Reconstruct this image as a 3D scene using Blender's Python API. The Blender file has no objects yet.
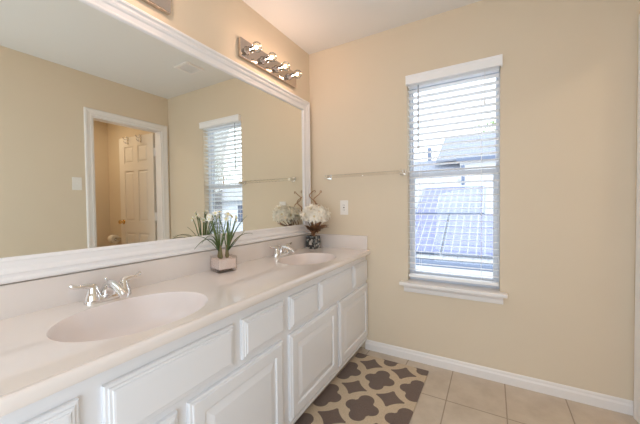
import bpy, bmesh, math, random
from mathutils import Vector, Matrix
random.seed(7)
PI = math.pi
SC = bpy.context.scene
COL = SC.collection

# ------------------------------------------------------------------ camera
CAM_LOC = Vector((1.3669, -2.1896, 1.142))
YAW, PITCH, ROLL, FPX = 0.5274, -0.0228, -0.0111, 295.93
fwd = Vector((-math.sin(YAW), math.cos(YAW), 0)); right = Vector((math.cos(YAW), math.sin(YAW), 0)); up = Vector((0, 0, 1))
fwd, up = fwd*math.cos(PITCH)+up*math.sin(PITCH), up*math.cos(PITCH)-fwd*math.sin(PITCH)
right, up = right*math.cos(ROLL)+up*math.sin(ROLL), up*math.cos(ROLL)-right*math.sin(ROLL)
cd = bpy.data.cameras.new('camera'); cam = bpy.data.objects.new('camera', cd); COL.objects.link(cam)
cd.sensor_width = 36; cd.lens = FPX/640*36; cd.clip_start = .02; cd.clip_end = 200
m = Matrix((right, up, -fwd)).transposed().to_4x4(); m.translation = CAM_LOC
cam.matrix_world = m
SC.camera = cam

# ------------------------------------------------------------------ world, sun, area light, exposure
w = bpy.data.worlds.new('sky'); SC.world = w; w.use_nodes = True
bg = w.node_tree.nodes['Background']; bg.inputs[0].default_value = (.86, .93, 1, 1); bg.inputs[1].default_value = 3.3
sd = bpy.data.lights.new('sun', 'SUN'); sd.energy = 2.5; sd.angle = .02; sd.color = (1, .96, .9)
so = bpy.data.objects.new('sun', sd); COL.objects.link(so); so.rotation_euler = (math.radians(42), 0, math.radians(25))
def area(name, loc, rot, sx, sy, power, colr):
    d = bpy.data.lights.new(name, 'AREA'); d.shape = 'RECTANGLE'; d.size = sx; d.size_y = sy; d.energy = power; d.color = colr
    o = bpy.data.objects.new(name, d); COL.objects.link(o); o.location = loc; o.rotation_euler = rot
    return o
area('ceiling_fill_light', (1.1, -2.55, 2.42), (0, 0, 0), 1.7, .9, 8, (.72, .86, 1))  # weak fill added under the ceiling behind the camera, no real fitting there
area('rear_fill_light', (1.25, -3.04, 1.25), (math.radians(104), 0, math.radians(4)), 1.4, 2.2, 37, (.69, .84, 1))  # big unseen fill added behind the camera, tilted up to brighten the ceiling
area('compartment_fill_light', (2.9, -.75, 2.40), (0, 0, 0), .3, .3, 7, (1, .82, .62))  # unseen warm fill added to brighten the toilet compartment
BULB_W = 1.4
BULB_C = (1, .63, .50)
vs = SC.view_settings
SC.display_settings.display_device = 'sRGB'
vs.view_transform = 'Standard'; vs.look = 'None'; vs.gamma = 1; vs.exposure = .1; vs.use_curve_mapping = False
try:
    SC.cycles.use_denoising = True; SC.cycles.max_bounces = 14; SC.cycles.diffuse_bounces = 8; SC.cycles.glossy_bounces = 6
    SC.cycles.transparent_max_bounces = 24; SC.cycles.sample_clamp_indirect = 6; SC.cycles.caustics_refractive = False
except Exception:
    pass

# ------------------------------------------------------------------ materials
def mat(name, colr, rough=.5, metal=0, spec=.5, bump=None, mottle=None, coat=0, emit=None, trans=0, sheen=0):
    m = bpy.data.materials.new(name); m.use_nodes = True
    nt = m.node_tree; b = nt.nodes['Principled BSDF']
    b.inputs['Base Color'].default_value = (*colr, 1); b.inputs['Roughness'].default_value = rough
    b.inputs['Metallic'].default_value = metal; b.inputs['Specular IOR Level'].default_value = spec
    b.inputs['Coat Weight'].default_value = coat; b.inputs['Coat Roughness'].default_value = .05
    b.inputs['Transmission Weight'].default_value = trans; b.inputs['Sheen Weight'].default_value = sheen
    if emit: b.inputs['Emission Color'].default_value = (*emit[0], 1); b.inputs['Emission Strength'].default_value = emit[1]
    tc = nt.nodes.new('ShaderNodeTexCoord')
    if mottle:   # (scale, second colour, amount)
        n = nt.nodes.new('ShaderNodeTexNoise'); n.inputs['Scale'].default_value = mottle[0]; n.inputs['Detail'].default_value = 5
        nt.links.new(tc.outputs['Object'], n.inputs['Vector'])
        r = nt.nodes.new('ShaderNodeValToRGB'); r.color_ramp.elements[0].position = .35; r.color_ramp.elements[1].position = .68
        r.color_ramp.elements[0].color = (*colr, 1)
        r.color_ramp.elements[1].color = (*[c*(1-mottle[2])+d*mottle[2] for c, d in zip(colr, mottle[1])], 1)
        nt.links.new(n.outputs['Fac'], r.inputs['Fac']); nt.links.new(r.outputs['Color'], b.inputs['Base Color'])
    if bump:     # (scale, strength, distance)
        n2 = nt.nodes.new('ShaderNodeTexNoise'); n2.inputs['Scale'].default_value = bump[0]; n2.inputs['Detail'].default_value = 3
        nt.links.new(tc.outputs['Object'], n2.inputs['Vector'])
        bp = nt.nodes.new('ShaderNodeBump'); bp.inputs['Strength'].default_value = bump[1]; bp.inputs['Distance'].default_value = bump[2]
        nt.links.new(n2.outputs['Fac'], bp.inputs['Height']); nt.links.new(bp.outputs['Normal'], b.inputs['Normal'])
    return m

class NG:
    """tiny helper for math node chains"""
    def __init__(s, nt): s.nt = nt
    def m(s, op, a, b=None, c=None, clamp=False):
        n = s.nt.nodes.new('ShaderNodeMath'); n.operation = op; n.use_clamp = clamp
        for i, v in enumerate((a, b, c)):
            if v is None: continue
            if isinstance(v, (int, float)): n.inputs[i].default_value = v
            else: s.nt.links.new(v, n.inputs[i])
        return n.outputs[0]

def clear_mat(name, tint, gloss=.12, rough=.03, edge=.8):
    """thin clear glass: see-through with a fresnel-like gloss"""
    m = bpy.data.materials.new(name); m.use_nodes = True; nt = m.node_tree; nt.nodes.clear()
    out = nt.nodes.new('ShaderNodeOutputMaterial'); mx = nt.nodes.new('ShaderNodeMixShader')
    t = nt.nodes.new('ShaderNodeBsdfTransparent'); t.inputs[0].default_value = (*tint, 1)
    g = nt.nodes.new('ShaderNodeBsdfGlossy'); g.inputs['Roughness'].default_value = rough
    lw = nt.nodes.new('ShaderNodeLayerWeight'); lw.inputs[0].default_value = .25
    ng = NG(nt); f = ng.m('MULTIPLY_ADD', lw.outputs['Fresnel'], edge, gloss, True)
    nt.links.new(f, mx.inputs[0]); nt.links.new(t.outputs[0], mx.inputs[1]); nt.links.new(g.outputs[0], mx.inputs[2])
    nt.links.new(mx.outputs[0], out.inputs[0]); return m

M = {}
M['wall'] = mat('wall_paint', (.735, .635, .495), .75, spec=.25, bump=(160, .12, .002), mottle=(3, (.705, .605, .465), .35))
M['ceiling'] = mat('ceiling_paint', (.82, .805, .785), .9, spec=.1, bump=(120, .15, .002))
M['trim'] = mat('white_trim_paint', (.84, .81, .79), .38)
M['cab'] = mat('white_cabinet_paint', (.785, .79, .815), .32)
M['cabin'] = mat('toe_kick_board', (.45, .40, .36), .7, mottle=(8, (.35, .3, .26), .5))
M['marble'] = mat('cultured_marble', (.80, .73, .69), .09, spec=.55, coat=.3, mottle=(4, (.83, .77, .73), .6))
M['basin'] = mat('cultured_marble_basin', (.79, .715, .695), .22, spec=.5, mottle=(4, (.82, .755, .735), .6))
M['chrome'] = mat('polished_chrome', (.80, .79, .78), .08, metal=1)
M['satin'] = mat('brushed_nickel', (.60, .53, .48), .14, metal=1)
M['socket'] = mat('dark_chrome_cup', (.46, .44, .43), .12, metal=1)
M['brass'] = mat('polished_brass', (.75, .52, .22), .22, metal=1)
M['mirror'] = mat('mirror_silver', (.87, .885, .84), .0, metal=1)
M['frame'] = mat('white_mirror_frame', (.85, .83, .83), .35)
M['dark'] = mat('dark_shade', (.08, .07, .06), .6)
M['plate'] = mat('white_plastic', (.86, .83, .79), .35)
M['slat'] = mat('white_blind_slat', (.92, .92, .93), .45)
M['vinyl'] = mat('white_vinyl_frame', (.68, .71, .77), .4)  # white vinyl with the blue-grey of its backlit shade put into the colour
M['wand'] = mat('grey_clear_wand', (.42, .44, .48), .25)
M['glass'] = clear_mat('window_glass', (.97, .985, 1), .02, .0)
M['acrylic'] = clear_mat('clear_acrylic', (.985, .98, .97), .07, .08)
M['potglass'] = clear_mat('clear_pot_glass', (.985, .975, .97), .03, .04, .25)
M['globe'] = clear_mat('clear_bulb_glass', (.99, .98, .95), .03, .02)
M['filament'] = mat('glowing_filament', (1, .8, .5), .5, emit=((1, .80, .55), 22))
M['doorp'] = mat('white_door_paint', (.80, .74, .66), .4)
M['paper'] = mat('toilet_tissue', (.86, .84, .80), .95, spec=.1, bump=(90, .3, .002))
M['card'] = mat('grey_cardboard_core', (.22, .19, .16), .9)
M['sand'] = mat('pink_sand', (.84, .70, .64), .9, mottle=(18, (.88, .80, .76), .8), bump=(60, .3, .003))
M['pebble'] = mat('dark_pebble', (.16, .10, .09), .5, mottle=(40, (.35, .25, .2), .6))
M['leaf'] = mat('green_blade_leaf', (.055, .10, .03), .45, mottle=(25, (.11, .15, .05), .6))
M['stemg'] = mat('green_stem', (.12, .17, .05), .55)
M['bulbskin'] = mat('brown_bulb_skin', (.20, .15, .07), .7, mottle=(30, (.11, .14, .05), .6))
M['petal'] = mat('white_petal', (.88, .87, .80), .6, sheen=.2)
M['yellow'] = mat('pale_yellow_cup', (.80, .70, .30), .6)
M['mum'] = mat('cream_white_petal', (.90, .85, .75), .65, sheen=.2)
M['mumc'] = mat('cream_flower_heart', (.74, .62, .40), .8)
M['brownleaf'] = mat('russet_brown_leaf', (.19, .095, .05), .6, mottle=(30, (.30, .17, .08), .7))
M['twig'] = mat('tan_curly_twig', (.42, .24, .13), .6)
M['panelblue'] = None
M['stucco'] = mat('white_stucco', (.78, .78, .77), .9)
M['cream_stucco'] = mat('pale_grey_siding', (.60, .64, .72), .9)
M['gutter'] = mat('dark_gutter_metal', (.10, .13, .20), .5)
M['fence'] = mat('weathered_fence_boards', (.42, .46, .55), .9, mottle=(6, (.5, .52, .58), .6))
M['lawn'] = mat('concrete_yard', (.50, .50, .48), .95, mottle=(2, (.36, .40, .30), .6))
M['winglass'] = mat('dark_window_pane', (.05, .07, .13), .08)
M['treeleaf'] = mat('tree_foliage', (.13, .22, .07), .7, mottle=(12, (.28, .34, .16), .6))
M['bark'] = mat('tree_bark', (.22, .16, .11), .9)

def tile_material():
    m = mat('beige_floor_tile', (.56, .47, .37), .33); nt = m.node_tree; b = nt.nodes['Principled BSDF']; g = NG(nt)
    tc = nt.nodes.new('ShaderNodeTexCoord'); sp = nt.nodes.new('ShaderNodeSeparateXYZ'); nt.links.new(tc.outputs['Object'], sp.inputs[0])
    def dist(o, off, per=.30):
        v = g.m('MODULO', g.m('ADD', o, off), per)
        return g.m('MINIMUM', v, g.m('SUBTRACT', per, v))
    d = g.m('MINIMUM', dist(sp.outputs[0], 30-.237), dist(sp.outputs[1], 36.3, .363))
    line = g.m('LESS_THAN', d, .0032)
    n = nt.nodes.new('ShaderNodeTexNoise'); n.inputs['Scale'].default_value = 7; n.inputs['Detail'].default_value = 8; n.inputs['Roughness'].default_value = .65
    nt.links.new(tc.outputs['Object'], n.inputs['Vector'])
    r = nt.nodes.new('ShaderNodeValToRGB'); r.color_ramp.elements[0].position = .3; r.color_ramp.elements[1].position = .72
    r.color_ramp.elements[0].color = (.50, .42, .335, 1); r.color_ramp.elements[1].color = (.64, .555, .46, 1)
    nt.links.new(n.outputs['Fac'], r.inputs['Fac'])
    mx = nt.nodes.new('ShaderNodeMix'); mx.data_type = 'RGBA'; nt.links.new(line, mx.inputs[0]); nt.links.new(r.outputs[0], mx.inputs[6]); mx.inputs[7].default_value = (.36, .29, .22, 1)
    nt.links.new(mx.outputs[2], b.inputs['Base Color'])
    bp = nt.nodes.new('ShaderNodeBump'); bp.inputs['Strength'].default_value = .5; bp.inputs['Distance'].default_value = .002
    nt.links.new(g.m('SUBTRACT', 1, line), bp.inputs['Height']); nt.links.new(bp.outputs['Normal'], b.inputs['Normal'])
    nt.links.new(g.m('MULTIPLY_ADD', line, .4, .3), b.inputs['Roughness'])
    return m
M['tile'] = tile_material()

def rug_material():
    """quatrefoils and four-point stars in brown on a tan lattice (object space, metres)"""
    m = mat('woven_trellis_rug', (.6, .5, .35), .95, spec=.1, sheen=.3); nt = m.node_tree; b = nt.nodes['Principled BSDF']; g = NG(nt)
    tc = nt.nodes.new('ShaderNodeTexCoord'); sp = nt.nodes.new('ShaderNodeSeparateXYZ'); nt.links.new(tc.outputs['Object'], sp.inputs[0])
    PX, PY = .228, .300
    def cell(o, per, off):      # signed distance to the cell centre, folded to +
        v = g.m('MODULO', g.m('ADD', o, 40*per+per/2-off), per)
        return g.m('ABSOLUTE', g.m('SUBTRACT', v, per/2))
    X, Y = sp.outputs[0], sp.outputs[1]
    ax, ay = cell(X, PX, .739), cell(Y, PY, -.37)
    def circ(ax, ay, cx, cy, r):
        dx, dy = g.m('SUBTRACT', ax, cx), g.m('SUBTRACT', ay, cy)
        return g.m('SUBTRACT', g.m('SQRT', g.m('ADD', g.m('MULTIPLY', dx, dx), g.m('MULTIPLY', dy, dy))), r)
    q = g.m('MINIMUM', circ(ax, ay, .052, 0, .044), circ(ax, ay, 0, .068, .046))
    core = g.m('SUBTRACT', g.m('ADD', ax, g.m('MULTIPLY', ay, .8)), .090)
    quat = g.m('LESS_THAN', g.m('MINIMUM', q, core), 0)
    bx, by = cell(X, PX, .739+PX/2), cell(Y, PY, -.37+PY/2)
    # star: astroid-like, blunt tips
    s1 = g.m('ADD', g.m('POWER', g.m('DIVIDE', bx, .104), .68), g.m('POWER', g.m('DIVIDE', by, .094), .68))
    s1 = g.m('MAXIMUM', s1, g.m('MAXIMUM', g.m('DIVIDE', bx, .084), g.m('DIVIDE', by, .075)))
    star = g.m('LESS_THAN', s1, 1)
    n = nt.nodes.new('ShaderNodeTexNoise'); n.inputs['Scale'].default_value = 260; n.inputs['Detail'].default_value = 2
    nt.links.new(tc.outputs['Object'], n.inputs['Vector'])
    pat = g.m('MAXIMUM', quat, star)
    mx = nt.nodes.new('ShaderNodeMix'); mx.data_type = 'RGBA'; nt.links.new(pat, mx.inputs[0])
    mx.inputs[6].default_value = (.58, .46, .32, 1); mx.inputs[7].default_value = (.155, .105, .082, 1)
    mul = nt.nodes.new('ShaderNodeMix'); mul.data_type = 'RGBA'; mul.blend_type = 'MULTIPLY'; mul.inputs[0].default_value = 1
    nt.links.new(mx.outputs[2], mul.inputs[6])
    v = g.m('MULTIPLY_ADD', n.outputs['Fac'], .7, .65)
    cmb = nt.nodes.new('ShaderNodeCombineXYZ'); [nt.links.new(v, cmb.inputs[i]) for i in range(3)]
    nt.links.new(cmb.outputs[0], mul.inputs[7]); nt.links.new(mul.outputs[2], b.inputs['Base Color'])
    bp = nt.nodes.new('ShaderNodeBump'); bp.inputs['Strength'].default_value = .6; bp.inputs['Distance'].default_value = .003
    nt.links.new(n.outputs['Fac'], bp.inputs['Height']); nt.links.new(bp.outputs['Normal'], b.inputs['Normal'])
    return m
M['rug'] = rug_material()

def grid_material(name, base, line, cx, cy, wdt, rough=.3, brick=False):
    """object-space XY grid of cells (solar cells, shingles)"""
    m = mat(name, base, rough); nt = m.node_tree; b = nt.nodes['Principled BSDF']; g = NG(nt)
    tc = nt.nodes.new('ShaderNodeTexCoord'); sp = nt.nodes.new('ShaderNodeSeparateXYZ'); nt.links.new(tc.outputs['Object'], sp.inputs[0])
    y = sp.outputs[1]; x = sp.outputs[0]
    if brick: x = g.m('ADD', x, g.m('MULTIPLY', g.m('FLOOR', g.m('DIVIDE', g.m('ADD', y, 40*cy), cy)), cx*.5))
    def d(o, per):
        v = g.m('MODULO', g.m('ADD', o, 60*per), per); return g.m('MINIMUM', v, g.m('SUBTRACT', per, v))
    ln = g.m('LESS_THAN', g.m('MINIMUM', d(x, cx), d(y, cy)), wdt)
    mx = nt.nodes.new('ShaderNodeMix'); mx.data_type = 'RGBA'; nt.links.new(ln, mx.inputs[0]); mx.inputs[6].default_value = (*base, 1); mx.inputs[7].default_value = (*line, 1)
    nt.links.new(mx.outputs[2], b.inputs['Base Color']); return m
M['cells'] = grid_material('blue_solar_cells', (.095, .108, .22), (.32, .34, .42), .168, .29, .008)
M['shingle_upper'] = grid_material('grey_upper_roof_shingles', (.16, .18, .23), (.25, .27, .32), .30, .16, .016, .9, True)
M['shingle'] = grid_material('grey_roof_shingles', (.33, .35, .39), (.24, .26, .31), .30, .16, .016, .9, True)

# ------------------------------------------------------------------ mesh helpers
TAPER = False      # the vanity deepens slightly away from the window wall
def obj(name, bm, material, parent=None, smooth=False, loc=None, mats=None):
    me = bpy.data.meshes.new(name); bmesh.ops.recalc_face_normals(bm, faces=bm.faces[:]); bm.to_mesh(me); bm.free()
    for mm in (mats or [material]): me.materials.append(mm)
    if smooth:
        for p in me.polygons: p.use_smooth = True
        try: me.set_sharp_from_angle(angle=math.radians(smooth if smooth > 1 else 40))
        except Exception: pass
    if TAPER:
        for v in me.vertices: v.co.x += -v.co.y*.02*v.co.x/.535
    o = bpy.data.objects.new(name, me); COL.objects.link(o)
    if loc: o.location = loc
    if parent: o.parent = parent
    return o
def tag(o, label, cat, group=None, kind=None):
    o['label'] = label; o['category'] = cat
    if group: o['group'] = group
    if kind: o['kind'] = kind
    return o
def thing(name, label, cat, loc=(0, 0, 0), rz=0, group=None):
    o = bpy.data.objects.new(name, None); COL.objects.link(o); o.location = loc; o.rotation_euler = (0, 0, rz)
    o.empty_display_size = .05
    return tag(o, label, cat, group)
def struct(name, bm, material, label, cat, parent=None, smooth=False):
    o = obj(name, bm, material, parent, smooth)
    o['kind'] = 'structure'; o['label'] = label; o['category'] = cat
    return o
def box(bm, x0, x1, y0, y1, z0, z1, bev=0, seg=2):
    vs_ = [bm.verts.new((x, y, z)) for x in (x0, x1) for y in (y0, y1) for z in (z0, z1)]
    fs = [(0, 1, 3, 2), (4, 6, 7, 5), (0, 4, 5, 1), (2, 3, 7, 6), (0, 2, 6, 4), (1, 5, 7, 3)]
    nf = [bm.faces.new([vs_[i] for i in f]) for f in fs]
    if bev:
        es = list({e for f in nf for e in f.edges})
        bmesh.ops.bevel(bm, geom=es, offset=bev, segments=seg, affect='EDGES', profile=.5)
    return bm
def B(*a, **k): return box(bmesh.new(), *a, **k)
def ringfaces(bm, ra, rb):
    n = len(ra)
    for i in range(n): bm.faces.new((ra[i], ra[(i+1) % n], rb[(i+1) % n], rb[i]))
def tube(bm, pts, rad, n=8, cap=True):
    """swept round tube; rad a number or a list"""
    pts = [Vector(p) for p in pts]; rings = []
    prev = None
    for i, p in enumerate(pts):
        t = (pts[min(i+1, len(pts)-1)]-pts[max(i-1, 0)]).normalized()
        if prev is None:
            a = t.orthogonal().normalized()
        else:
            a = (prev-t*prev.dot(t)).normalized()
        prev = a; b = t.cross(a)
        r = rad[i] if isinstance(rad, (list, tuple)) else rad
        rings.append([bm.verts.new(p+(a*math.cos(2*PI*k/n)+b*math.sin(2*PI*k/n))*r) for k in range(n)])
    for i in range(len(rings)-1): ringfaces(bm, rings[i], rings[i+1])
    if cap:
        bm.faces.new(rings[0][::-1]); bm.faces.new(rings[-1])
    return bm
def lathe(bm, prof, n=20, origin=(0, 0, 0), axis=(0, 0, 1), sx=1, sy=1):
    """prof = [(radius, height)...] around axis"""
    ax = Vector(axis).normalized(); a = ax.orthogonal().normalized() if abs(ax.z) < .99 else Vector((1, 0, 0)); b = ax.cross(a); o = Vector(origin)
    rings = []
    for r, h in prof:
        r = max(r, 1e-5)
        rings.append([bm.verts.new(o+ax*h+a*math.cos(2*PI*k/n)*r*sx+b*math.sin(2*PI*k/n)*r*sy) for k in range(n)])
    for i in range(len(rings)-1): ringfaces(bm, rings[i], rings[i+1])
    bm.faces.new(rings[0][::-1]); bm.faces.new(rings[-1])
    return bm
def bez(p0, p1, p2, n=10):
    p0, p1, p2 = Vector(p0), Vector(p1), Vector(p2)
    return [p0*(1-t)**2+p1*2*t*(1-t)+p2*t*t for t in [i/n for i in range(n+1)]]
def ball(bm, c, r, u=12, v=8, sz=1):
    mtx = Matrix.Translation(c) @ Matrix.Diagonal((1, 1, sz, 1))
    bmesh.ops.create_uvsphere(bm, u_segments=u, v_segments=v, radius=r, matrix=mtx); return bm
def rpanel(bm, a0, a1, b0, b1, prof, to):
    """nested rectangles: prof = [(inset, height)...]; to(a, b, h) -> point; closed at front and back"""
    rings = [[bm.verts.new(to(*p, h)) for p in ((a0+i, b0+i), (a1-i, b0+i), (a1-i, b1-i), (a0+i, b1-i))] for i, h in prof]
    for i in range(len(rings)-1): ringfaces(bm, rings[i], rings[i+1])
    bm.faces.new(rings[0][::-1]); bm.faces.new(rings[-1]); return bm
def sweep_y(bm, prof, y0, y1):
    """extrude a closed (x, z) outline along y"""
    ra = [bm.verts.new((x, y0, z)) for x, z in prof]; rb = [bm.verts.new((x, y1, z)) for x, z in prof]
    ringfaces(bm, ra, rb); bm.faces.new(ra[::-1]); bm.faces.new(rb); return bm
def sweep_x(bm, prof, x0, x1):
    ra = [bm.verts.new((x0, y, z)) for y, z in prof]; rb = [bm.verts.new((x1, y, z)) for y, z in prof]
    ringfaces(bm, ra, rb); bm.faces.new(ra[::-1]); bm.faces.new(rb); return bm

# ------------------------------------------------------------------ the setting
W, D0, H = 2.032, -3.1, 2.44          # right wall, front wall, ceiling
CX1 = 3.48                            # far wall of the toilet compartment
T = .14
struct('floor', B(-T, CX1+T, D0-T, T, -.12, 0), M['tile'], 'beige square ceramic tile floor with thin grout lines', 'floor')
struct('ceiling', B(-T, CX1+T, D0-T, T, H, H+.12), M['ceiling'], 'smooth off-white ceiling over the bathroom', 'ceiling')
struct('wall_left', B(-T, 0, D0-T, T, 0, H), M['wall'], 'beige wall behind the mirror and the vanity', 'wall')
struct('wall_front', B(0, CX1+T, D0-T, D0, 0, H), M['wall'], 'beige wall facing the window wall', 'wall')
WX0, WX1, WZ0, WZ1 = .832, 1.409, .578, 2.035
bm = bmesh.new()
box(bm, 0, WX0, 0, T, 0, H); box(bm, WX1, CX1+T, 0, T, 0, H); box(bm, WX0, WX1, 0, T, 0, WZ0); box(bm, WX0, WX1, 0, T, WZ1, H)
struct('wall_back', bm, M['wall'], 'beige wall with the window and the towel bar', 'wall')
OY0, OY1, OZ = -.792, -.086, 2.042
bm = bmesh.new()
box(bm, W, W+.11, OY1, 0, 0, H); box(bm, W, W+.11, D0, OY0, 0, H); box(bm, W, W+.11, OY0, OY1, OZ, H)
struct('wall_right', bm, M['wall'], 'beige wall with the doorway, seen in the mirror', 'wall')
bm = bmesh.new()
box(bm, CX1, CX1+T, -1.25, 0, 0, H); box(bm, W+.11, CX1+T, -1.35, -1.25, 0, H)
struct('wall_far', bm, M['wall'], 'beige walls of the toilet compartment beyond the doorway', 'wall')

def base_prof(t=.013, h=.075): return [(0, 0), (-t, 0), (-t, h*.62), (-t*.8, h*.70), (-t*.62, h*.76), (-t*.55, h*.9), (-t*.25, h), (0, h)]
struct('baseboard_back', sweep_x(bmesh.new(), base_prof(), .5, W), M['trim'], 'white moulded baseboard along the window wall', 'baseboard')
bm = bmesh.new(); sweep_y(bm, [(W+a, z) for a, z in base_prof()], D0, OY0-.068)
struct('baseboard_right', bm, M['trim'], 'white baseboard along the doorway wall', 'baseboard')
bm = bmesh.new(); sweep_x(bm, base_prof(), W+.11, CX1)
struct('baseboard_far', bm, M['trim'], 'white baseboard inside the toilet compartment', 'baseboard')

# doorway casing: mitred moulding around the opening plus jamb liner
def casing_profile():   # (distance outward from opening, proud of wall)
    return [(0, 0), (0, .009), (.012, .012), (.018, .010), (.036, .013), (.048, .017), (.060, .017), (.066, .012), (.066, 0)]
bm = bmesh.new(); rings = []
for (cy, cz, dy, dz) in ((OY0, 0, -1, 0), (OY0, OZ, -1, 1), (OY1, OZ, 1, 1), (OY1, 0, 1, 0)):
    rings.append([bm.verts.new((W-h, cy+dy*o, cz+dz*o)) for o, h in casing_profile()])
for i in range(3): ringfaces(bm, rings[i], rings[i+1])
bm.faces.new(rings[0]); bm.faces.new(rings[-1])
trim = struct('trim_1', bm, M['trim'], 'white door casing around the toilet compartment doorway', 'trim')
bm = bmesh.new(); box(bm, W, W+.11, OY0, OY0+.014, 0, OZ); box(bm, W, W+.11, OY1-.014, OY1, 0, OZ); box(bm, W, W+.11, OY0+.014, OY1-.014, OZ-.014, OZ)
obj('jamb', bm, M['trim'], trim)

# window: vinyl single-hung frame, glass, stool and apron
win = bpy.data.objects.new('window_1', None); COL.objects.link(win); win['kind'] = 'structure'
win['label'] = 'white single-hung window behind the blind'; win['category'] = 'window'
FY0, FY1 = .062, .112
bm = bmesh.new()
for a in ((WX0, WX0+.012, WZ0, WZ1), (WX1-.012, WX1, WZ0, WZ1), (WX0+.012, WX1-.012, WZ1-.03, WZ1), (WX0+.012, WX1-.012, WZ0, WZ0+.03)):
    box(bm, a[0], a[1], FY0, T, a[2], a[3], .003)
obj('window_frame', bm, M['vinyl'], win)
def sash(name, z0, z1, y0, y1, bot, top, sw):
    bm = bmesh.new(); xa, xb = WX0+.012, WX1-.012
    for a in ((xa, xa+sw, z0, z1), (xb-sw, xb, z0, z1), (xa+sw, xb-sw, z0, z0+bot), (xa+sw, xb-sw, z1-top, z1)):
        box(bm, a[0], a[1], y0, y1, a[2], a[3], .003)
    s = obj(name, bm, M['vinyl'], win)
    ym = (y0+y1)/2
    obj('glass_pane', B(xa+sw, xb-sw, ym-.002, ym+.002, z0+bot, z1-top), M['glass'], s)
sash('lower_sash', WZ0+.03, 1.372, .066, .090, .035, .040, .026)
sash('upper_sash', 1.335, WZ1-.03, .092, .112, .040, .025, .012)
st = [(.062, WZ0-.022), (-.052, WZ0-.022), (-.060, WZ0-.016), (-.062, WZ0-.008), (-.058, WZ0), (.062, WZ0)]
bm = bmesh.new(); box(bm, .783, 1.450, -.062, -.0005, WZ0-.022, WZ0+.003, .006, 3); box(bm, WX0+.001, WX1-.001, -.002, .061, WZ0-.01, WZ0+.003)
obj('window_sill', bm, M['trim'], win)
bm = bmesh.new(); sweep_x(bm, [(-.0005, WZ0-.075), (-.012, WZ0-.075), (-.015, WZ0-.066), (-.015, WZ0-.045), (-.022, WZ0-.036), (-.026, WZ0-.022), (-.0005, WZ0-.022)], .806, 1.428)
obj('window_apron', bm, M['trim'], win)

# ------------------------------------------------------------------ outside
struct('ground', B(-40, 40, T+.02, 70, -3.2, -3.0), M['lawn'], 'pale yard below the window', 'ground')
def slope_obj(name, cx, cy, cz, pitch, sx, sy, th, m, parent=None, x_off=0):
    """slab whose local XY lies in a roof slope rising toward +y"""
    o = obj(name, B(-sx/2, sx/2, 0, sy, -th, 0), m, parent); o.location = (cx, cy, cz); o.rotation_euler = (pitch, 0, 0); return o
PIT = math.radians(29)
EY, EZ = 5.0, -.12
h1 = thing('neighbour_house', 'low neighbouring house whose grey roof carries the solar panels', 'house', (0, 0, 0))
obj('wall', B(-4.8, 1.9, EY+.5, EY+7.6, -3.0, EZ+.1), M['stucco'], h1)
RL = 4.5
slope_obj('roof', -1.4, EY, EZ, PIT, 7.4, RL, .12, M['shingle'], h1)
bk = slope_obj('roof', -1.4, EY+2*RL*math.cos(PIT), EZ, -PIT, 7.4, RL, .12, M['shingle'], h1)
bk.rotation_euler = (PIT, 0, PI); 
obj('gutter', B(-5.1, 2.3, EY-.14, EY-.02, EZ-.16, EZ-.02, .02), M['gutter'], h1)
bm = bmesh.new(); tube(bm, [(.55, EY+3.4, EZ+1.7), (.55, EY+3.4, EZ+2.5)], .05, 10); obj('vent_pipe', bm, M['gutter'], h1, True)
def solar(xc, s0, ln_, wd, label):
    t = thing('solar_panel', label, 'solar panel', (xc, EY+s0*math.cos(PIT)-.09*math.sin(PIT), EZ+s0*math.sin(PIT)+.09*math.cos(PIT)), 0, 'solar panels on the roof')
    t.rotation_euler = (PIT, 0, 0)
    bm = bmesh.new(); f = .018
    for a in ((-wd/2, wd/2, 0, f), (-wd/2, wd/2, ln_-f, ln_), (-wd/2, -wd/2+f, f, ln_-f), (wd/2-f, wd/2, f, ln_-f)): box(bm, a[0], a[1], a[2], a[3], -.04, .006)
    obj('panel_frame', bm, M['gutter'], t)
    obj('cell_sheet', B(-wd/2+f, wd/2-f, f, ln_-f, -.03, 0), M['cells'], t)
    return t
solar(.33-.86, .12, 1.75, 1.72, 'solar panel low on the roof, left of the dark gap')
solar(.37+.86, .12, 1.75, 1.72, 'solar panel low on the roof, right of the dark gap')
solar(.31, 1.92, 1.60, 1.76, 'solar panel in the upper row, alone below the white ridge')

h2 = thing('two_storey_house', 'white two-storey house rising behind the solar panel roof', 'house', (0, 0, 0))
HY = 13.8
obj('wall', B(-.05, 6.0, HY+.4, HY+7, -3, 3.2), M['stucco'], h2)
obj('wall', B(-5.5, -.05, HY+.2, HY+7, -3, 2.55), M['stucco'], h2)
P2 = math.radians(28)
slope_obj('roof', 2.2, HY, 3.35, P2, 6.6, 3.7, .1, M['shingle_upper'], h2)
slope_obj('roof', -2.75, HY-.2, 2.75, P2, 5.45, 1.7, .1, M['shingle_upper'], h2)
obj('gutter', B(-.15, 5.5, HY-.12, HY, 3.2, 3.35), M['gutter'], h2)
obj('gutter', B(-5.48, -.03, HY-.32, HY-.2, 2.63, 2.75), M['gutter'], h2)
obj('chimney', B(-1.75, -1.57, HY+1.3, HY+1.6, 3.2, 4.25), M['gutter'], h2)

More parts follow.
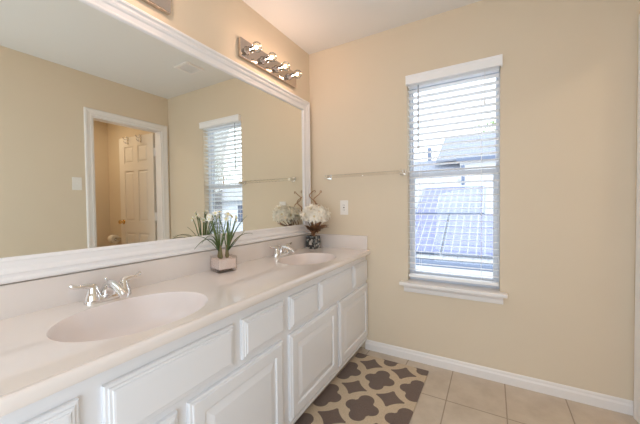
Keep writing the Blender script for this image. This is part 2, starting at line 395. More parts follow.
h3 = thing('grey_house', 'pale blue-grey house beyond the fence, seen through the mirrored window', 'house', (0, 0, 0))
obj('wall', B(7.0, 15.0, 11.0, 16.0, -3, 1.6), M['cream_stucco'], h3)
slope_obj('roof', 11.0, 10.6, 1.5, math.radians(22), 8.8, 3.0, .12, M['shingle'], h3)
fw = obj('window', B(11.0, 12.2, 10.95, 11.0, .1, 1.3), M['vinyl'], h3)
obj('window_pane', B(11.08, 12.12, 10.93, 10.95, .18, 1.22), M['winglass'], fw)
bm = bmesh.new()
for i in range(46): box(bm, 4.2+i*.2, 4.2+i*.2+.19, 8.5, 8.53, -3, .25 + (.02 if i % 2 else 0))
tag(obj('board_fence', bm, M['fence']), 'weathered grey board fence in front of the blue-grey house', 'fence')
def tree(loc, h, r, label):
    t = thing('tree', label, 'tree', loc)
    obj('trunk', tube(bmesh.new(), [(0, 0, 0), (.1, 0, h*.4), (0, .1, h*.7)], [.16, .11, .06], 8), M['bark'], t, True)
    bm = bmesh.new()
    for i in range(420):
        d = Vector((random.gauss(0, 1), random.gauss(0, 1), random.gauss(0, .8))).normalized()*r*random.uniform(.35, 1)
        c = Vector((0, 0, h*.75))+d; a = Vector((random.gauss(0, 1), random.gauss(0, 1), random.gauss(0, 1))).normalized(); b = a.orthogonal().normalized(); s = random.uniform(.06, .14)
        q = [bm.verts.new(c+a*s), bm.verts.new(c+b*s*.5), bm.verts.new(c-a*s), bm.verts.new(c-b*s*.5)]; bm.faces.new(q)
    obj('foliage', bm, M['treeleaf'], t)
tree((1.2, 24, -3), 13.0, 1.6, 'sparse tree standing behind the white two-storey house')
tree((23.5, 20.0, -3), 10.7, 2.2, 'leafy tree rising over the blue-grey house')

# ------------------------------------------------------------------ vanity cabinet
TAPER = True
FX = .507                          # face-frame plane
VY0, VY1 = -2.40, -.002
vc = thing('vanity_cabinet', 'long white painted double vanity cabinet under the pale countertop', 'cabinet', (0, 0, 0))
bm = bmesh.new(); box(bm, FX-.02, FX, VY0, VY1, .085, .755, .002)
for y_ in (VY0, VY1-.018, -1.072, -1.605): box(bm, .02, FX-.02, y_, y_+.018, .085, .62 if VY0 < y_ < -.1 else .755)
box(bm, .002, .02, VY0, VY1, .085, .64); box(bm, .02, FX-.02, VY0+.018, VY1-.018, .085, .10)
obj('carcass', bm, M['cab'], vc)
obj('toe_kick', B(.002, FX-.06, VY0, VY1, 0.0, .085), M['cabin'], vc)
obj('bottom_rail', B(FX-.02, FX+.006, VY0, VY1, .078, .098, .002), M['cab'], vc)
toX = lambda a, b, h: (FX+h, a, b)
DP = [(0, 0), (0, .011), (.003, .014), (.010, .015), (.012, .018), (.016, .019), (.054, .019), (.058, .012), (.064, .0115), (.092, .0185), (.096, .019)]
FP = [(0, 0), (0, .009), (.003, .012), (.009, .0125), (.011, .016), (.017, .0165), (.019, .019), (.024, .020)]
def front(name, y0, y1, z0, z1, prof):
    y0, y1 = [y+.02*y*(2.19+y)/.844 for y in (y0, y1)]
    return obj(name, rpanel(bmesh.new(), y0, y1, z0, z1, prof, toX), M['cab'], vc)
for (a, b) in ((-2.14, -1.880), (-1.348, -1.078), (-1.032, -.776), (-.270, -.006)): front('drawer', a, b, .553, .708, FP)
for (a, b) in ((-1.830, -1.392), (-.748, -.310)): front('false_front', a, b, .553, .708, FP)
for (a, b) in ((-2.120, -1.630), (-1.591, -1.094), (-1.038, -.540), (-.503, -.006)):
    d = front('door', a, b, .112, .528, DP)
    for z in ((.19, .45) if a == -1.038 else ()):
        bm = bmesh.new(); tube(bm, [(FX+.006, a-.004, z-.012), (FX+.006, a-.004, z+.012)], .004, 8); obj('hinge', bm, M['satin'], d, True)

# ------------------------------------------------------------------ countertop with two integrated oval basins
HC, DC, TH = .79, .540, .034
ct = thing('vanity_countertop', 'long beige cultured marble countertop with two moulded oval basins', 'countertop', (0, 0, 0))
SINKS = [(.316, -1.640, .178, .236), (.300, -.535, .172, .232)]
bm = bmesh.new()
XF = DC-.010                        # where the rolled front edge starts
NA = 96
def quadflat(x0, x1, y0, y1): bm.faces.new([bm.verts.new(p) for p in ((x0, y0, HC), (x1, y0, HC), (x1, y1, HC), (x0, y1, HC))])
blocks = []
for sx_, sy_, ax_, ay_ in SINKS:
    y0, y1, x0, x1 = sy_-.29, sy_+.29, .022, XF
    blocks.append((y0, y1))
    angs = sorted([2*PI*k/NA for k in range(NA)]+[math.atan2(b-sy_, a-sx_) % (2*PI) for a in (x0, x1) for b in (y0, y1)])
    outer, inner = [], []
    for t in angs:
        c, s = math.cos(t), math.sin(t)
        k = min((x1-sx_)/c if c > 1e-9 else 9, (x0-sx_)/c if c < -1e-9 else 9, (y1-sy_)/s if s > 1e-9 else 9, (y0-sy_)/s if s < -1e-9 else 9)
        outer.append(bm.verts.new((sx_+c*k, sy_+s*k, HC)))
        inner.append(bm.verts.new((sx_+c*ax_, sy_+s*ay_, HC)))
    ringfaces(bm, outer, inner)
edges = sorted([VY0]+[v for b in blocks for v in b]+[VY1])
for a, b in ((VY0, blocks[0][0]), (blocks[0][1], blocks[1][0]), (blocks[1][1], VY1)): quadflat(.022, XF, a, b)
top = obj('worktop', bm, M['marble'], ct)
bm = bmesh.new()
prof = [(XF, HC), (XF+.0008, HC-.003), (XF+.002, HC-.003), (XF+.003, HC-.0005)]+[(XF+.004+.010*math.cos(t), HC-.012+.012*math.sin(t)) for t in [PI/2*(1-i/5) for i in range(6)]]+[(XF+.014, HC-TH+.006), (XF+.010, HC-TH), (XF-.02, HC-TH), (XF-.02, HC-.006)]
sweep_y(bm, prof, VY0, VY1); obj('front_edge', bm, M['marble'], ct, 50)
bm = bmesh.new(); box(bm, .002, XF-.02, VY0, VY0+.02, HC-TH, HC-.001); obj('end_edge', bm, M['marble'], ct)
obj('backsplash', B(.001, .022, VY0, VY1, HC-.012, HC+.108, .004, 3), M['marble'], ct)
bm = bmesh.new(); box(bm, .023, DC-.017, -.022, -.001, HC-.004, HC+.108, .004, 3); obj('side_splash', bm, M['marble'], ct)
for sx_, sy_, ax_, ay_ in SINKS:
    bm = bmesh.new(); rings = []
    prf = [(1, 0), (.985, -.004), (.965, -.012), (.93, -.030), (.87, -.058), (.78, -.084), (.64, -.104), (.46, -.115), (.28, -.120), (.10, -.123)]
    for r, z in prf:
        rings.append([bm.verts.new((sx_-.02*(1-r)+ax_*r*math.cos(2*PI*k/NA), sy_+ay_*r*math.sin(2*PI*k/NA), HC+z)) for k in range(NA)])
    for i in range(len(rings)-1): ringfaces(bm, rings[i], rings[i+1])
    bm.faces.new(rings[-1])
    # underside shell so the bowl has thickness
    out = [[bm.verts.new((v.co.x+(v.co.x-sx_)*.05, v.co.y+(v.co.y-sy_)*.05, v.co.z-.010)) for v in r] for r in (rings[0], rings[4], rings[6], rings[9])]
    for i in range(3): ringfaces(bm, out[i], out[i+1])
    bm.faces.new(out[-1])
    bs = obj('basin', bm, M['basin'], ct, 80)
    bm = bmesh.new(); lathe(bm, [(.022, -.002), (.022, .002), (.018, .004), (.016, .002), (.013, .002), (.012, .006), (.004, .007)], 20, (sx_-.018, sy_, HC-.122)); obj('drain', bm, M['chrome'], bs, True)
    bm = bmesh.new(); lathe(bm, [(.011, 0), (.012, .002), (.008, .004)], 16, (sx_-.02-ax_*.86, sy_, HC-.055), (1, 0, .5)); obj('overflow_ring', bm, M['chrome'], bs, True)

TAPER = False
# ------------------------------------------------------------------ faucets
def faucet(x, y, label, group=None):
    t = thing('faucet', label, 'faucet', (x, y, HC), 0, 'centerset faucets')
    bm = bmesh.new(); rings = []
    for s, z in ((1, .0), (1, .012), (.95, .019), (.82, .024)):
        rings.append([bm.verts.new((.027*s*(abs(math.cos(a))**.8)*(1 if math.cos(a) > 0 else -1), .080*s*(abs(math.sin(a))**.8)*(1 if math.sin(a) > 0 else -1), z)) for a in [2*PI*k/40 for k in range(40)]])
    for i in range(3): ringfaces(bm, rings[i], rings[i+1])
    bm.faces.new(rings[0][::-1]); bm.faces.new(rings[-1])
    obj('base_plate', bm, M['chrome'], t, 60)
    # low arched spout
    bm = bmesh.new(); path = bez((-.004, 0, .012), (-.002, 0, .074), (.050, 0, .058), 8)+bez((.050, 0, .058), (.088, 0, .048), (.108, 0, .028), 5)[1:]
    tube(bm, path, [.030, .029, .027, .025, .023, .021, .017, .016, .0155, .015, .0145, .014, .0135, .013], 14); obj('spout', bm, M['chrome'], t, True)
    bm = bmesh.new(); tube(bm, [(-.018, 0, .015), (-.020, 0, .072)], .0028, 8); ball(bm, (-.020, 0, .076), .0065, 10, 8); obj('lift_rod', bm, M['chrome'], t, True)
    for s in (-1, 1):
        bm = bmesh.new(); lathe(bm, [(.027, .010), (.0265, .022), (.021, .036), (.0165, .050), (.0165, .058), (.013, .064), (.004, .066)], 18, (0, s*.052, 0))
        h = bez((0, s*.050, .058), (.003, s*.070, .070), (.004, s*.090, .069), 6)+bez((.004, s*.090, .069), (.002, s*.106, .069), (-.004, s*.120, .078), 5)[1:]
        tube(bm, h, [.0145, .0138, .0125, .011, .0098, .0088, .008, .0076, .0076, .008, .0086, .0060], 10)
        obj('handle', bm, M['chrome'], t, True)
    return t
faucet(.092, -1.622, 'chrome two-lever faucet at the nearer basin, left of the plant')
faucet(.078, -.525, 'chrome two-lever faucet at the farther basin, beside the cream flowers')

# ------------------------------------------------------------------ mirror
mz0, mz1, my0, my1 = .984, 1.930, -2.32, -.130
wm = thing('wall_mirror', 'huge wall mirror in a wide white moulded frame above the vanity', 'mirror', (0, 0, 0))
obj('mirror_glass', B(.003, .0089, my0-.02, my1+.02, mz0-.02, mz1+.02), M['mirror'], wm)
bm = bmesh.new()
fp = [(-.001, .0092), (.0, .016), (.004, .021), (.010, .022), (.014, .020), (.034, .022), (.040, .027), (.050, .030), (.056, .0265), (.062, .0265), (.068, .034), (.076, .035), (.081, .030), (.081, .001), (.021, .001), (.021, .0092)]
rings = []
for cy, cz, dy, dz in ((my0, mz0, -1, -1), (my0, mz1, -1, 1), (my1, mz1, 1, 1), (my1, mz0, 1, -1)):
    rings.append([bm.verts.new((h, cy+dy*o, cz+dz*o)) for o, h in fp])
for i in range(4): ringfaces(bm, rings[i], rings[(i+1) % 4])
obj('mirror_frame', bm, M['frame'], wm)
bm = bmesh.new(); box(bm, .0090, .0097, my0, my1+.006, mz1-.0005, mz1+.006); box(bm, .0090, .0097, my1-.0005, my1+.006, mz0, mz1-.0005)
obj('dark_shade', bm, M['dark'], wm)  # dark strips painted in for the mirrored shadow along the top and right

# ------------------------------------------------------------------ vanity light bars
def light_bar(y0, label):
    """four clear globes on a bright metal strip, y0 = the end nearer the camera"""
    L = .60
    t = thing('vanity_light', label, 'light fixture', (0, y0, 2.070), 0, 'light bars above the mirror')
    obj('backplate', B(.001, .030, 0, L, 0, .115, .004, 2), M['satin'], t)
    for i in range(4):
        yy = .0495+i*.1475+.003
        bm = bmesh.new(); lathe(bm, [(.026, 0), (.026, .004), (.021, .010), (.0205, .034), (.018, .036)], 20, (.030, yy, .050), (1, 0, 0)); obj('socket', bm, M['socket'], t, True)
        bm = bmesh.new(); R, cx = .031, .112
        prof = [(.013, .066-cx), (.014, .076-cx)]+[(R*math.sin(a), -R*math.cos(a)) for a in [.45+(PI-.45)*k/12 for k in range(13)]]
        lathe(bm, prof, 22, (cx, yy, .050), (1, 0, 0)); b = obj('bulb', bm, M['globe'], t, True)
        bm = bmesh.new(); ball(bm, (cx-.004, yy, .050), .0105, 12, 8); tube(bm, [(.068, yy, .05), (cx-.012, yy, .05)], .003, 6); obj('filament', bm, M['filament'], b, True)
        d = bpy.data.lights.new('bulb_light', 'POINT'); d.energy = BULB_W; d.color = BULB_C; d.shadow_soft_size = .012
        lo = bpy.data.objects.new('bulb_light', d); COL.objects.link(lo); lo.location = (cx+.0, yy, .050); lo.parent = t
    return t
light_bar(-.838, 'four-bulb light bar over the far end of the mirror, near the window wall')
light_bar(-1.894, 'light bar above the mirror cut off by the top of the photo')

# ------------------------------------------------------------------ window blind
bl = thing('window_blind', 'white horizontal slat blind hung in the window, slats open', 'blind', (0, 0, 0))
vx0, vx1 = .8300, 1.4195
bm = bmesh.new(); sweep_x(bm, [(-.034, 1.992), (-.036, 2.0), (-.036, 2.040), (-.039, 2.045), (-.040, 2.055), (-.0005, 2.055), (-.0005, 2.047), (-.026, 2.045), (-.026, 1.992)], vx0, vx1)
box(bm, vx0, vx0+.008, -.026, -.0005, 1.992, 2.047); box(bm, vx1-.008, vx1, -.026, -.0005, 1.992, 2.047)
obj('valance', bm, M['slat'], bl)
bx0, bx1 = WX0+.006, WX1-.006
obj('head_rail', B(bx0, bx1, .002, .052, 1.985, 2.030, .002), M['slat'], bl)
YB, TILT, PT = .026, math.radians(-6), .0445
nsl = 30
for i in range(nsl):
    z = .665+i*PT
    bm = bmesh.new(); prof = []
    for s in (1, -1):
        for k in range(7):
            u = (k/6-.5)*s; yy = u*.050; zz = .0012*(1-4*u*u)+(.0009 if s > 0 else -.0009)
            prof.append((YB+yy*math.cos(TILT)-zz*math.sin(TILT), z+yy*math.sin(TILT)+zz*math.cos(TILT)))
    sweep_x(bm, prof, bx0, bx1); obj('slat', bm, M['slat'], bl, 60)
obj('bottom_rail', B(bx0, bx1, YB-.026, YB+.026, .612, .630, .003), M['slat'], bl)
for xc in (WX0+.085, WX1-.105):
    bm = bmesh.new()
    for yy in (YB-.0265, YB+.0265): tube(bm, [(xc, yy, .62), (xc, yy, 1.99)], .0011, 6)
    obj('ladder_cord', bm, M['slat'], bl)
bm = bmesh.new(); tube(bm, [(WX0+.080, -.008, 1.985), (WX0+.078, -.010, 1.52)], .0045, 8); obj('tilt_wand', bm, M['wand'], bl, True)
bm = bmesh.new(); tube(bm, [(WX1-.085, -.006, 1.99), (WX1-.085, -.006, 1.80)], .0015, 6); lathe(bm, [(.003, 0), (.006, .006), (.006, .02), (.002, .028)], 10, (WX1-.085, -.006, 1.775)); obj('lift_cord', bm, M['plate'], bl, True)

# ------------------------------------------------------------------ things on the walls and ceiling
tb = thing('towel_bar', 'clear acrylic towel bar on square chrome posts beside the window', 'towel bar', (.497, 0, 1.374))
obj('bar', B(-.295, .295, -.068, -.046, -.011, .011, .003), M['acrylic'], tb)
for s in (-1, 1):
    bm = bmesh.new(); box(bm, s*.305-.021, s*.305+.021, -.010, -.0005, -.021, .021, .003); box(bm, s*.305-.012, s*.305+.012, -.070, -.008, -.013, .013, .003)
    obj('post', bm, M['chrome'], tb)
ol = thing('electrical_outlet', 'white rocker-style outlet plate on the wall above the countertop end', 'outlet', (.322, 0, 1.121))
obj('cover_plate', B(-.036, .036, -.006, -.0005, -.059, .059, .003), M['plate'], ol)
bm = bmesh.new(); box(bm, -.0165, .0165, -.009, -.006, -.033, .033, .0015); rc = obj('receptacle', bm, M['plate'], ol)
bm = bmesh.new()
for z in (-.02, .02):
    for x in (-.006, .006): box(bm, x-.0012, x+.0012, -.0094, -.0088, z-.004, z+.004)
box(bm, -.006, .006, -.0094, -.0088, -.004, .004); obj('slots', bm, M['dark'], rc)
sw = thing('light_switch', 'white toggle light switch plate beside the doorway, seen in the mirror', 'switch', (W, -.927, 1.371))
obj('cover_plate', B(-.006, -.0005, -.038, .038, -.060, .060, .003), M['plate'], sw)
bm = bmesh.new(); box(bm, -.016, -.006, -.005, .005, -.004, .012, .001); obj('toggle', bm, M['plate'], sw)
cv = thing('ceiling_vent', 'small square white vent grille on the ceiling, seen in the mirror', 'vent', (1.10, -.385, H))
bm = bmesh.new()
for a in ((-.094, .094, -.094, -.070), (-.094, .094, .070, .094), (-.094, -.070, -.070, .070), (.070, .094, -.070, .070)): box(bm, *a, -.014, -.0005, .003)
obj('grille_frame', bm, M['trim'], cv)
bm = bmesh.new()
for i in range(9): box(bm, -.070, .070, -.064+i*.016-.0045, -.064+i*.016+.0045, -.011, -.003)
obj('louvre', bm, M['trim'], cv)
obj('fan_housing', B(-.070, .070, -.070, .070, -.003, -.0005), M['card'], cv)

# ------------------------------------------------------------------ compartment door, hooks, tissue
door = bpy.data.objects.new('door_1', None); COL.objects.link(door); door['kind'] = 'structure'
door['label'] = 'white six-panel door standing open into the toilet compartment'; door['category'] = 'door'
door.location = (W+.122, OY1-.016, 0); ANG = math.radians(-4.5); door.rotation_euler = (0, 0, ANG)
LW, LT, LZ = .665, .035, 2.028
bm = bmesh.new(); D1 = .016
box(bm, D1, D1+LW, 0, LT-.009, .012, LZ)
# face boards (stiles and rails) and raised panels toward the bathroom
toD = lambda a, b, h: (a, -h, b)
st_ = .105; ml = .085
cols = [(D1+st_, D1+LW/2-ml/2), (D1+LW/2+ml/2, D1+LW-st_)]
rows = [(.21, .82), (.965, 1.60), (1.70, 1.91)]
for a in ((D1, D1+st_, .012, LZ), (D1+LW-st_, D1+LW, .012, LZ), (D1+LW/2-ml/2, D1+LW/2+ml/2, .012, LZ)): box(bm, a[0], a[1], -.009, 0, a[2], a[3])
for z0, z1 in ((.012, .21), (.82, .965), (1.60, 1.70), (1.91, LZ)):
    for c in cols: box(bm, c[0], c[1], -.009, 0, z0, z1)
obj('door_leaf', bm, M['doorp'], door)
for c in cols:
    for r in rows:
        bm = bmesh.new(); rpanel(bm, c[0], c[1], r[0], r[1], [(0, 0), (.001, .003), (.014, .001), (.034, .008), (.036, .008)], toD); obj('door_panel', bm, M['doorp'], door)
for z in (.28, 1.03, 1.80):
    bm = bmesh.new(); box(bm, -.012, D1+.002, -.002, .002, z-.05, z+.05); tube(bm, [(.0, -.004, z-.05), (.0, -.004, z+.05)], .006, 8); obj('hinge', bm, M['trim'], door)
bm = bmesh.new(); lathe(bm, [(.030, .009), (.030, .013), (.014, .018), (.011, .032), (.018, .040), (.026, .052), (.024, .064), (.010, .070)], 18, (D1+LW-.06, 0, .955), (0, -1, 0)); obj('door_knob', bm, M['brass'], door, True)
def hook(a, label):
    p = door.matrix_basis @ Vector((a, 0, 0))
    t = thing('over_door_hook', label, 'hook', (p.x, p.y, LZ), ANG, 'hooks over the door')
    bm = bmesh.new(); box(bm, -.011, .011, -.0125, LT-.006, .0008, .0026); box(bm, -.011, .011, -.0125, -.0105, -.09, .0026); obj('hanger', bm, M['chrome'], t)
    for s in (-1, 1):
        bm = bmesh.new(); tube(bm, bez((s*.006, -.012, -.03), (s*.03, -.05, -.035), (s*.034, -.05, -.012), 6)+[], .005, 8); ball(bm, (s*.034, -.05, -.010), .009, 10, 8)
        tube(bm, bez((s*.004, -.012, -.07), (s*.012, -.055, -.09), (s*.014, -.055, -.05), 6), .005, 8); obj('prong', bm, M['chrome'], t, True)
hook(D1+.475, 'chrome hook over the door top, nearer the knob edge')
hook(D1+.22, 'chrome hook over the door top, nearer the hinges')
th_ = thing('tissue_holder', 'small chrome tissue holder on the compartment wall behind the door edge', 'holder', (3.24, 0, .70))
bm = bmesh.new()
for s in (-1, 1): obj('bracket', B(s*.066-.006, s*.066+.006, -.075, -.0005, -.014, .014, .003), M['chrome'], th_)
bm = bmesh.new(); tube(bm, [(-.062, -.066, 0), (.062, -.066, 0)], .008, 10); obj('spindle', bm, M['plate'], th_, True)
tr = thing('toilet_paper_roll', 'white toilet paper roll on its holder, seen in the mirror', 'toilet paper', (3.24, -.066, .70))
bm = bmesh.new(); lathe(bm, [(.0205, -.052), (.056, -.052), (.057, -.050), (.057, .050), (.056, .052), (.0205, .052), (.0205, -.052)], 28, (0, 0, 0), (1, 0, 0)); bm.faces.ensure_lookup_table()
for f in [f for f in bm.faces if len(f.verts) > 4]: bm.faces.remove(f)
obj('tissue', bm, M['paper'], tr, True)
bm = bmesh.new(); lathe(bm, [(.0200, -.0515), (.0203, 0), (.0200, .0515), (.0185, .0515), (.0185, -.0515), (.0200, -.0515)], 24, (0, 0, 0), (1, 0, 0))
for f in [f for f in bm.faces if len(f.verts) > 4]: bm.faces.remove(f)
obj('core', bm, M['card'], tr, True)

# ------------------------------------------------------------------ rug
bm = bmesh.new(); box(bm, .478, .996, -1.28, -.108, .0005, .010, .003)
tag(obj('bath_rug', bm, M['rug']), 'brown and tan quatrefoil patterned rug on the tiles before the vanity', 'rug')

# ------------------------------------------------------------------ potted plant
def blade(path, w0, up_=(0, 0, 1)):
    """curved strap leaf with a V fold and real thickness"""
    bm = bmesh.new(); n = len(path); rings = []
    for i, p in enumerate(path):
        t = (path[min(i+1, n-1)]-path[max(i-1, 0)]).normalized(); s = t.cross(Vector(up_))
        if s.length < 1e-3: s = Vector((1, 0, 0))
        s.normalize(); nn = s.cross(t); u = i/(n-1)
        wd = w0*(.75+.6*u-1.3*u*u) if u < .98 else w0*.06
        rings.append([bm.verts.new(q) for q in (p-s*wd, p-nn*wd*.35, p+s*wd, p-nn*wd*.35-nn*.0012)])
    for i in range(n-1): ringfaces(bm, rings[i], rings[i+1])
    bm.faces.new(rings[0]); bm.faces.new(rings[-1]); return bm
pp = thing('potted_plant', 'potted green plant with small white blooms in a square glass pot', 'plant', (.095, -1.062, HC), math.radians(-15))
a, hp = .052, .082
bm = bmesh.new(); box(bm, -a, a, -a, a, 0, .006, .002)
for s in (-1, 1):
    box(bm, s*a-.0025, s*a+.0025, -a, a, .004, hp, .001); box(bm, -a+.003, a-.003, s*a-.0025, s*a+.0025, .004, hp, .001)
pot = obj('glass_pot', bm, M['potglass'], pp)
obj('sand', B(-a+.0032, a-.0032, -a+.0032, a-.0032, .015, hp-.014, .004), M['sand'], pp)
bm = bmesh.new()
for i in range(70):
    r_ = random.uniform(.004, .007); e = a-.009
    bmesh.ops.create_icosphere(bm, subdivisions=1, radius=r_, matrix=Matrix.Translation((random.uniform(-e, e), random.uniform(-e, e), .006+r_*.8)) @ Matrix.Diagonal((1, 1, .7, 1)))
pb = obj('pebbles', bm, M['pebble'], pp, True); pb['kind'] = 'stuff'
inv = Matrix.Rotation(math.radians(15), 3, 'Z')
def L(x, y, z): return inv @ (Vector((x, y, z+HC))-Vector((.095, -1.062, HC)))      # world x, y and height above counter -> local
b1, b2 = (.080, -1.075), (.105, -1.045)
for c in (b1, b2, (.100, -1.085)):
    bm = bmesh.new(); p = L(*c, .07); lathe(bm, [(.008, 0), (.0115, .010), (.010, .022), (.007, .045), (.005, .07)], 12, p); obj('flower_bulb', bm, M['bulbskin'], pp, True)
LV = [(b1, (.11, -1.15, .245), (.15, -1.285, .150), .0085), (b1, (.10, -1.13, .26), (.14, -1.235, .17), .005), (b2, (.100, -.99, .23), (.125, -.905, .298), .0085),
      (b2, (.105, -.95, .22), (.13, -.865, .185), .007), (b2, (.12, -1.0, .15), (.14, -.94, .215), .005), (b1, (.085, -1.08, .20), (.06, -1.10, .30), .005),
      (b2, (.11, -1.04, .2), (.10, -1.02, .30), .005), (b1, (.07, -1.02, .22), (.05, -.97, .27), .005), (b1, (.06, -1.15, .23), (.055, -1.27, .20), .005), (b2, (.15, -1.06, .2), (.19, -1.09, .235), .005)]
for c, mid, tip, wd in LV: obj('leaf', blade(bez(L(*c, .10), L(*mid), L(*tip), 14), wd), M['leaf'], pp, True)
def bloom(c, d, r):
    bm = bmesh.new(); d = Vector(d).normalized(); a_ = d.orthogonal().normalized(); b_ = d.cross(a_)
    for k in range(6):
        an = 2*PI*k/6+random.uniform(-.1, .1); e = (a_*math.cos(an)+b_*math.sin(an)); s = d.cross(e)
        pr = [c, c+e*r*.45+s*r*.28+d*r*.2, c+e*r+d*r*.12, c+e*r*.45-s*r*.28+d*r*.2]
        lo = [p-d*.001 for p in pr]; va = [bm.verts.new(p) for p in pr]; vb = [bm.verts.new(p) for p in lo]
        bm.faces.new(va); bm.faces.new(vb[::-1]); ringfaces(bm, va, vb)
    return bm
FL = [((.088, -1.105), .315, (.5, -.5, .4)), ((.075, -1.135), .285, (.3, -.8, .2)), ((.105, -1.01), .295, (.6, .2, .4)), ((.115, -.985), .270, (.6, .5, .3)), ((.07, -1.06), .320, (.2, -.2, .8)), ((.12, -1.06), .285, (.8, -.4, .2)), ((.06, -1.0), .300, (-.2, .5, .5)),
      ((.045, -1.09), .275, (-.6, -.3, .4)), ((.04, -1.04), .295, (-.7, .1, .3)), ((.10, -1.03), .308, (.6, -.2, .5)), ((.13, -1.0), .29, (.7, .3, .2)), ((.06, -1.12), .30, (.3, -.6, .5))]
for (fx_, fy_), fz, d in FL:
    src = b1 if fy_ < -1.05 else b2
    top_ = L(fx_, fy_, fz)
    obj('stem', tube(bmesh.new(), bez(L(*src, .10), L((src[0]+fx_)/2, (src[1]+fy_)/2+.004, fz*.75), top_, 8), [.0032]*5+[.0024]*4, 6), M['stemg'], pp, True)
    f = obj('flower', bloom(top_, inv @ Vector(d), .019), M['petal'], pp)
    bm = bmesh.new(); ball(bm, top_+(inv @ Vector(d)).normalized()*.004, .0045, 8, 6); obj('flower_center', bm, M['yellow'], f, True)

# ------------------------------------------------------------------ mosaic vase and bouquet
VX, VY = .098, -.128
def mosaic():
    m = mat('dark_mosaic_glass', (.1, .09, .08), .15, coat=.3); nt = m.node_tree; b = nt.nodes['Principled BSDF']
    tc = nt.nodes.new('ShaderNodeTexCoord'); v = nt.nodes.new('ShaderNodeTexVoronoi'); v.inputs['Scale'].default_value = 62
    nt.links.new(tc.outputs['Object'], v.inputs['Vector'])
    r = nt.nodes.new('ShaderNodeValToRGB'); r.color_ramp.interpolation = 'CONSTANT'
    cr = r.color_ramp; cr.elements[0].color = (.03, .035, .035, 1); cr.elements[1].position = .42; cr.elements[1].color = (.12, .14, .14, 1)
    for p, c in ((.6, (.30, .29, .27, 1)), (.72, (.05, .045, .045, 1)), (.88, (.45, .42, .38, 1))): e = cr.elements.new(p); e.color = c
    sp = nt.nodes.new('ShaderNodeSeparateColor'); nt.links.new(v.outputs['Color'], sp.inputs[0]); nt.links.new(sp.outputs[0], r.inputs['Fac']); nt.links.new(r.outputs[0], b.inputs['Base Color'])
    return m
M['mosaic'] = mosaic()
va_ = thing('vase', 'small square dark mosaic glass vase in the countertop corner', 'vase', (VX, VY, HC))
bm = bmesh.new(); q = .043
rpanel(bm, -q, q, -q, q, [(0, .0005), (-.001, .003), (0, .102), (.0015, .1035), (.004, .1035), (.005, .1025), (.005, .075)], lambda a, b, h: (a, b, h))
obj('vase_body', bm, M['mosaic'], va_)
bq = thing('flower_bouquet', 'full bunch of cream white flowers with brown leaves in the mosaic vase', 'flowers', (VX, VY, HC))
def mum(c, d, r):
    bm = bmesh.new(); d = Vector(d).normalized(); a_ = d.orthogonal().normalized(); b_ = d.cross(a_)
    for ring, (el, n, ln_) in enumerate(((-.25, 10, 1.0), (.15, 11, 1.0), (.55, 9, .92), (.95, 7, .75))):
        for k in range(n):
            an = 2*PI*(k+.5*(ring % 2))/n+random.uniform(-.15, .15); e = (a_*math.cos(an)+b_*math.sin(an))
            ee = e*math.cos(el)+d*math.sin(el); s = d.cross(e).normalized(); nn = s.cross(ee); R = r*ln_*random.uniform(.78, 1.15)
            w_ = r*.135
            pr = [c+ee*R*.15-s*w_*.4, c+ee*R*.6-s*w_-nn*.1*R, c+ee*R*.95-s*w_*.6+nn*.06*R, c+ee*R+nn*.05*R, c+ee*R*.95+s*w_*.6+nn*.06*R, c+ee*R*.6+s*w_-nn*.1*R, c+ee*R*.15+s*w_*.4]
            va = [bm.verts.new(p) for p in pr]; vb = [bm.verts.new(p+nn*.0012) for p in pr]
            bm.faces.new(va); bm.faces.new(vb[::-1]); ringfaces(bm, va, vb)
    return bm
heads = []
HCEN = Vector((.056, -.055, .280))
for i in range(15):
    z = 1-2*(i+.5)/15*.80; an = i*2.399; rr = math.sqrt(max(0, 1-z*z))
    d = Vector((rr*math.cos(an), rr*math.sin(an), z))
    c = HCEN+Vector((d.x*.082, d.y*.090, d.z*.046))+Vector((random.uniform(-.012, .012), random.uniform(-.012, .012), random.uniform(-.012, .012)))
    heads.append((c, d))
for c, d in heads:
    h_ = obj('flower', mum(c, d+Vector((0, 0, .15)), random.uniform(.050, .060)), M['mum'], bq)
    bm = bmesh.new(); ball(bm, c+d*.010, .012, 8, 6); obj('flower_center', bm, M['mumc'], h_, True)
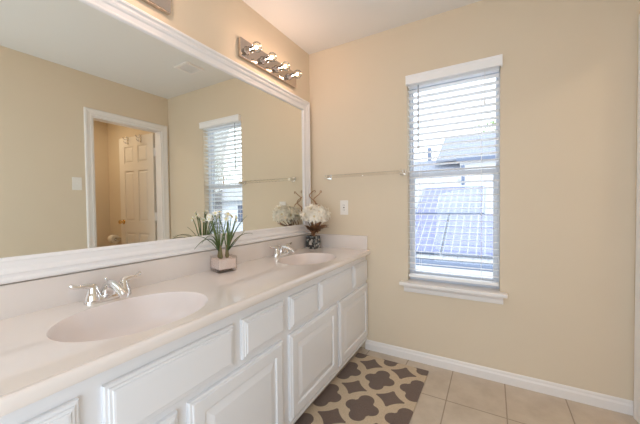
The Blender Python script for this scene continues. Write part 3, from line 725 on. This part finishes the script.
for i in range(9):
    c, d = heads[(i*2) % 15]; s = (random.uniform(-.02, .02), random.uniform(-.02, .02), .085)
    obj('stem', tube(bmesh.new(), bez(s, (s[0]+.005, s[1], .16), c, 6), .0022, 6), M['brownleaf'], bq, True)
def broad_leaf(p0, p1, w_, droop):
    p0, p1 = Vector(p0), Vector(p1); bm = bmesh.new(); path = bez(p0, (p0+p1)/2+Vector((0, 0, droop)), p1, 9); n = 10; rings = []
    for i, p in enumerate(path):
        t = (path[min(i+1, n-1)]-path[max(i-1, 0)]).normalized(); s = t.cross(Vector((0, 0, 1))).normalized(); nn = s.cross(t); u = i/9
        wd = w_*(math.sin(PI*min(1, u*.96+.02))**.8)*(1+.25*math.sin(u*18))+.0006
        rings.append([bm.verts.new(q_) for q_ in (p-s*wd+nn*wd*.3, p, p+s*wd+nn*wd*.3, p-nn*.0012)])
    for i in range(n-1): ringfaces(bm, rings[i], rings[i+1])
    bm.faces.new(rings[0]); bm.faces.new(rings[-1]); return bm
for p1, w_, dr in (((.03, -.125, .165), .026, .03), ((.115, -.085, .150), .026, .03), ((.14, .01, .175), .026, .03), ((.07, -.12, .195), .024, .02), ((.15, -.05, .20), .024, .02), ((.0, -.125, .195), .020, .02), ((.11, .07, .19), .02, .02), ((.075, -.05, .135), .022, .03), ((.0, .08, .18), .02, .02), ((.10, -.01, .165), .024, .03), ((.05, -.09, .15), .022, .03), ((.135, -.10, .225), .02, .02)):
    obj('leaf', broad_leaf((p1[0]*.12, p1[1]*.12, .125), p1, w_, dr), M['brownleaf'], bq, True)
for ph, (bx_, by_), (tx_, ty_), ht in ((0, (.0, .0), (-.035, .055), .475), (1.6, (.005, .01), (.005, .065), .470)):
    pts = []
    for k in range(29):
        u = k/28; z = .09+u*(ht-.09); amp = .030*min(1, u*1.6)
        pts.append(Vector((bx_+(tx_-bx_)*u+amp*math.sin(ph+u*19), by_+(ty_-by_)*u+amp*.5*math.cos(ph+u*19), z)))
    e = pts[-1]; pts += [e+Vector((.010, 0, .004)), e+Vector((.014, .002, -.008)), e+Vector((.008, .003, -.015))]
    obj('curly_twig', tube(bmesh.new(), pts, [.0055-.0025*i/len(pts) for i in range(len(pts))], 8), M['twig'], bq, True)
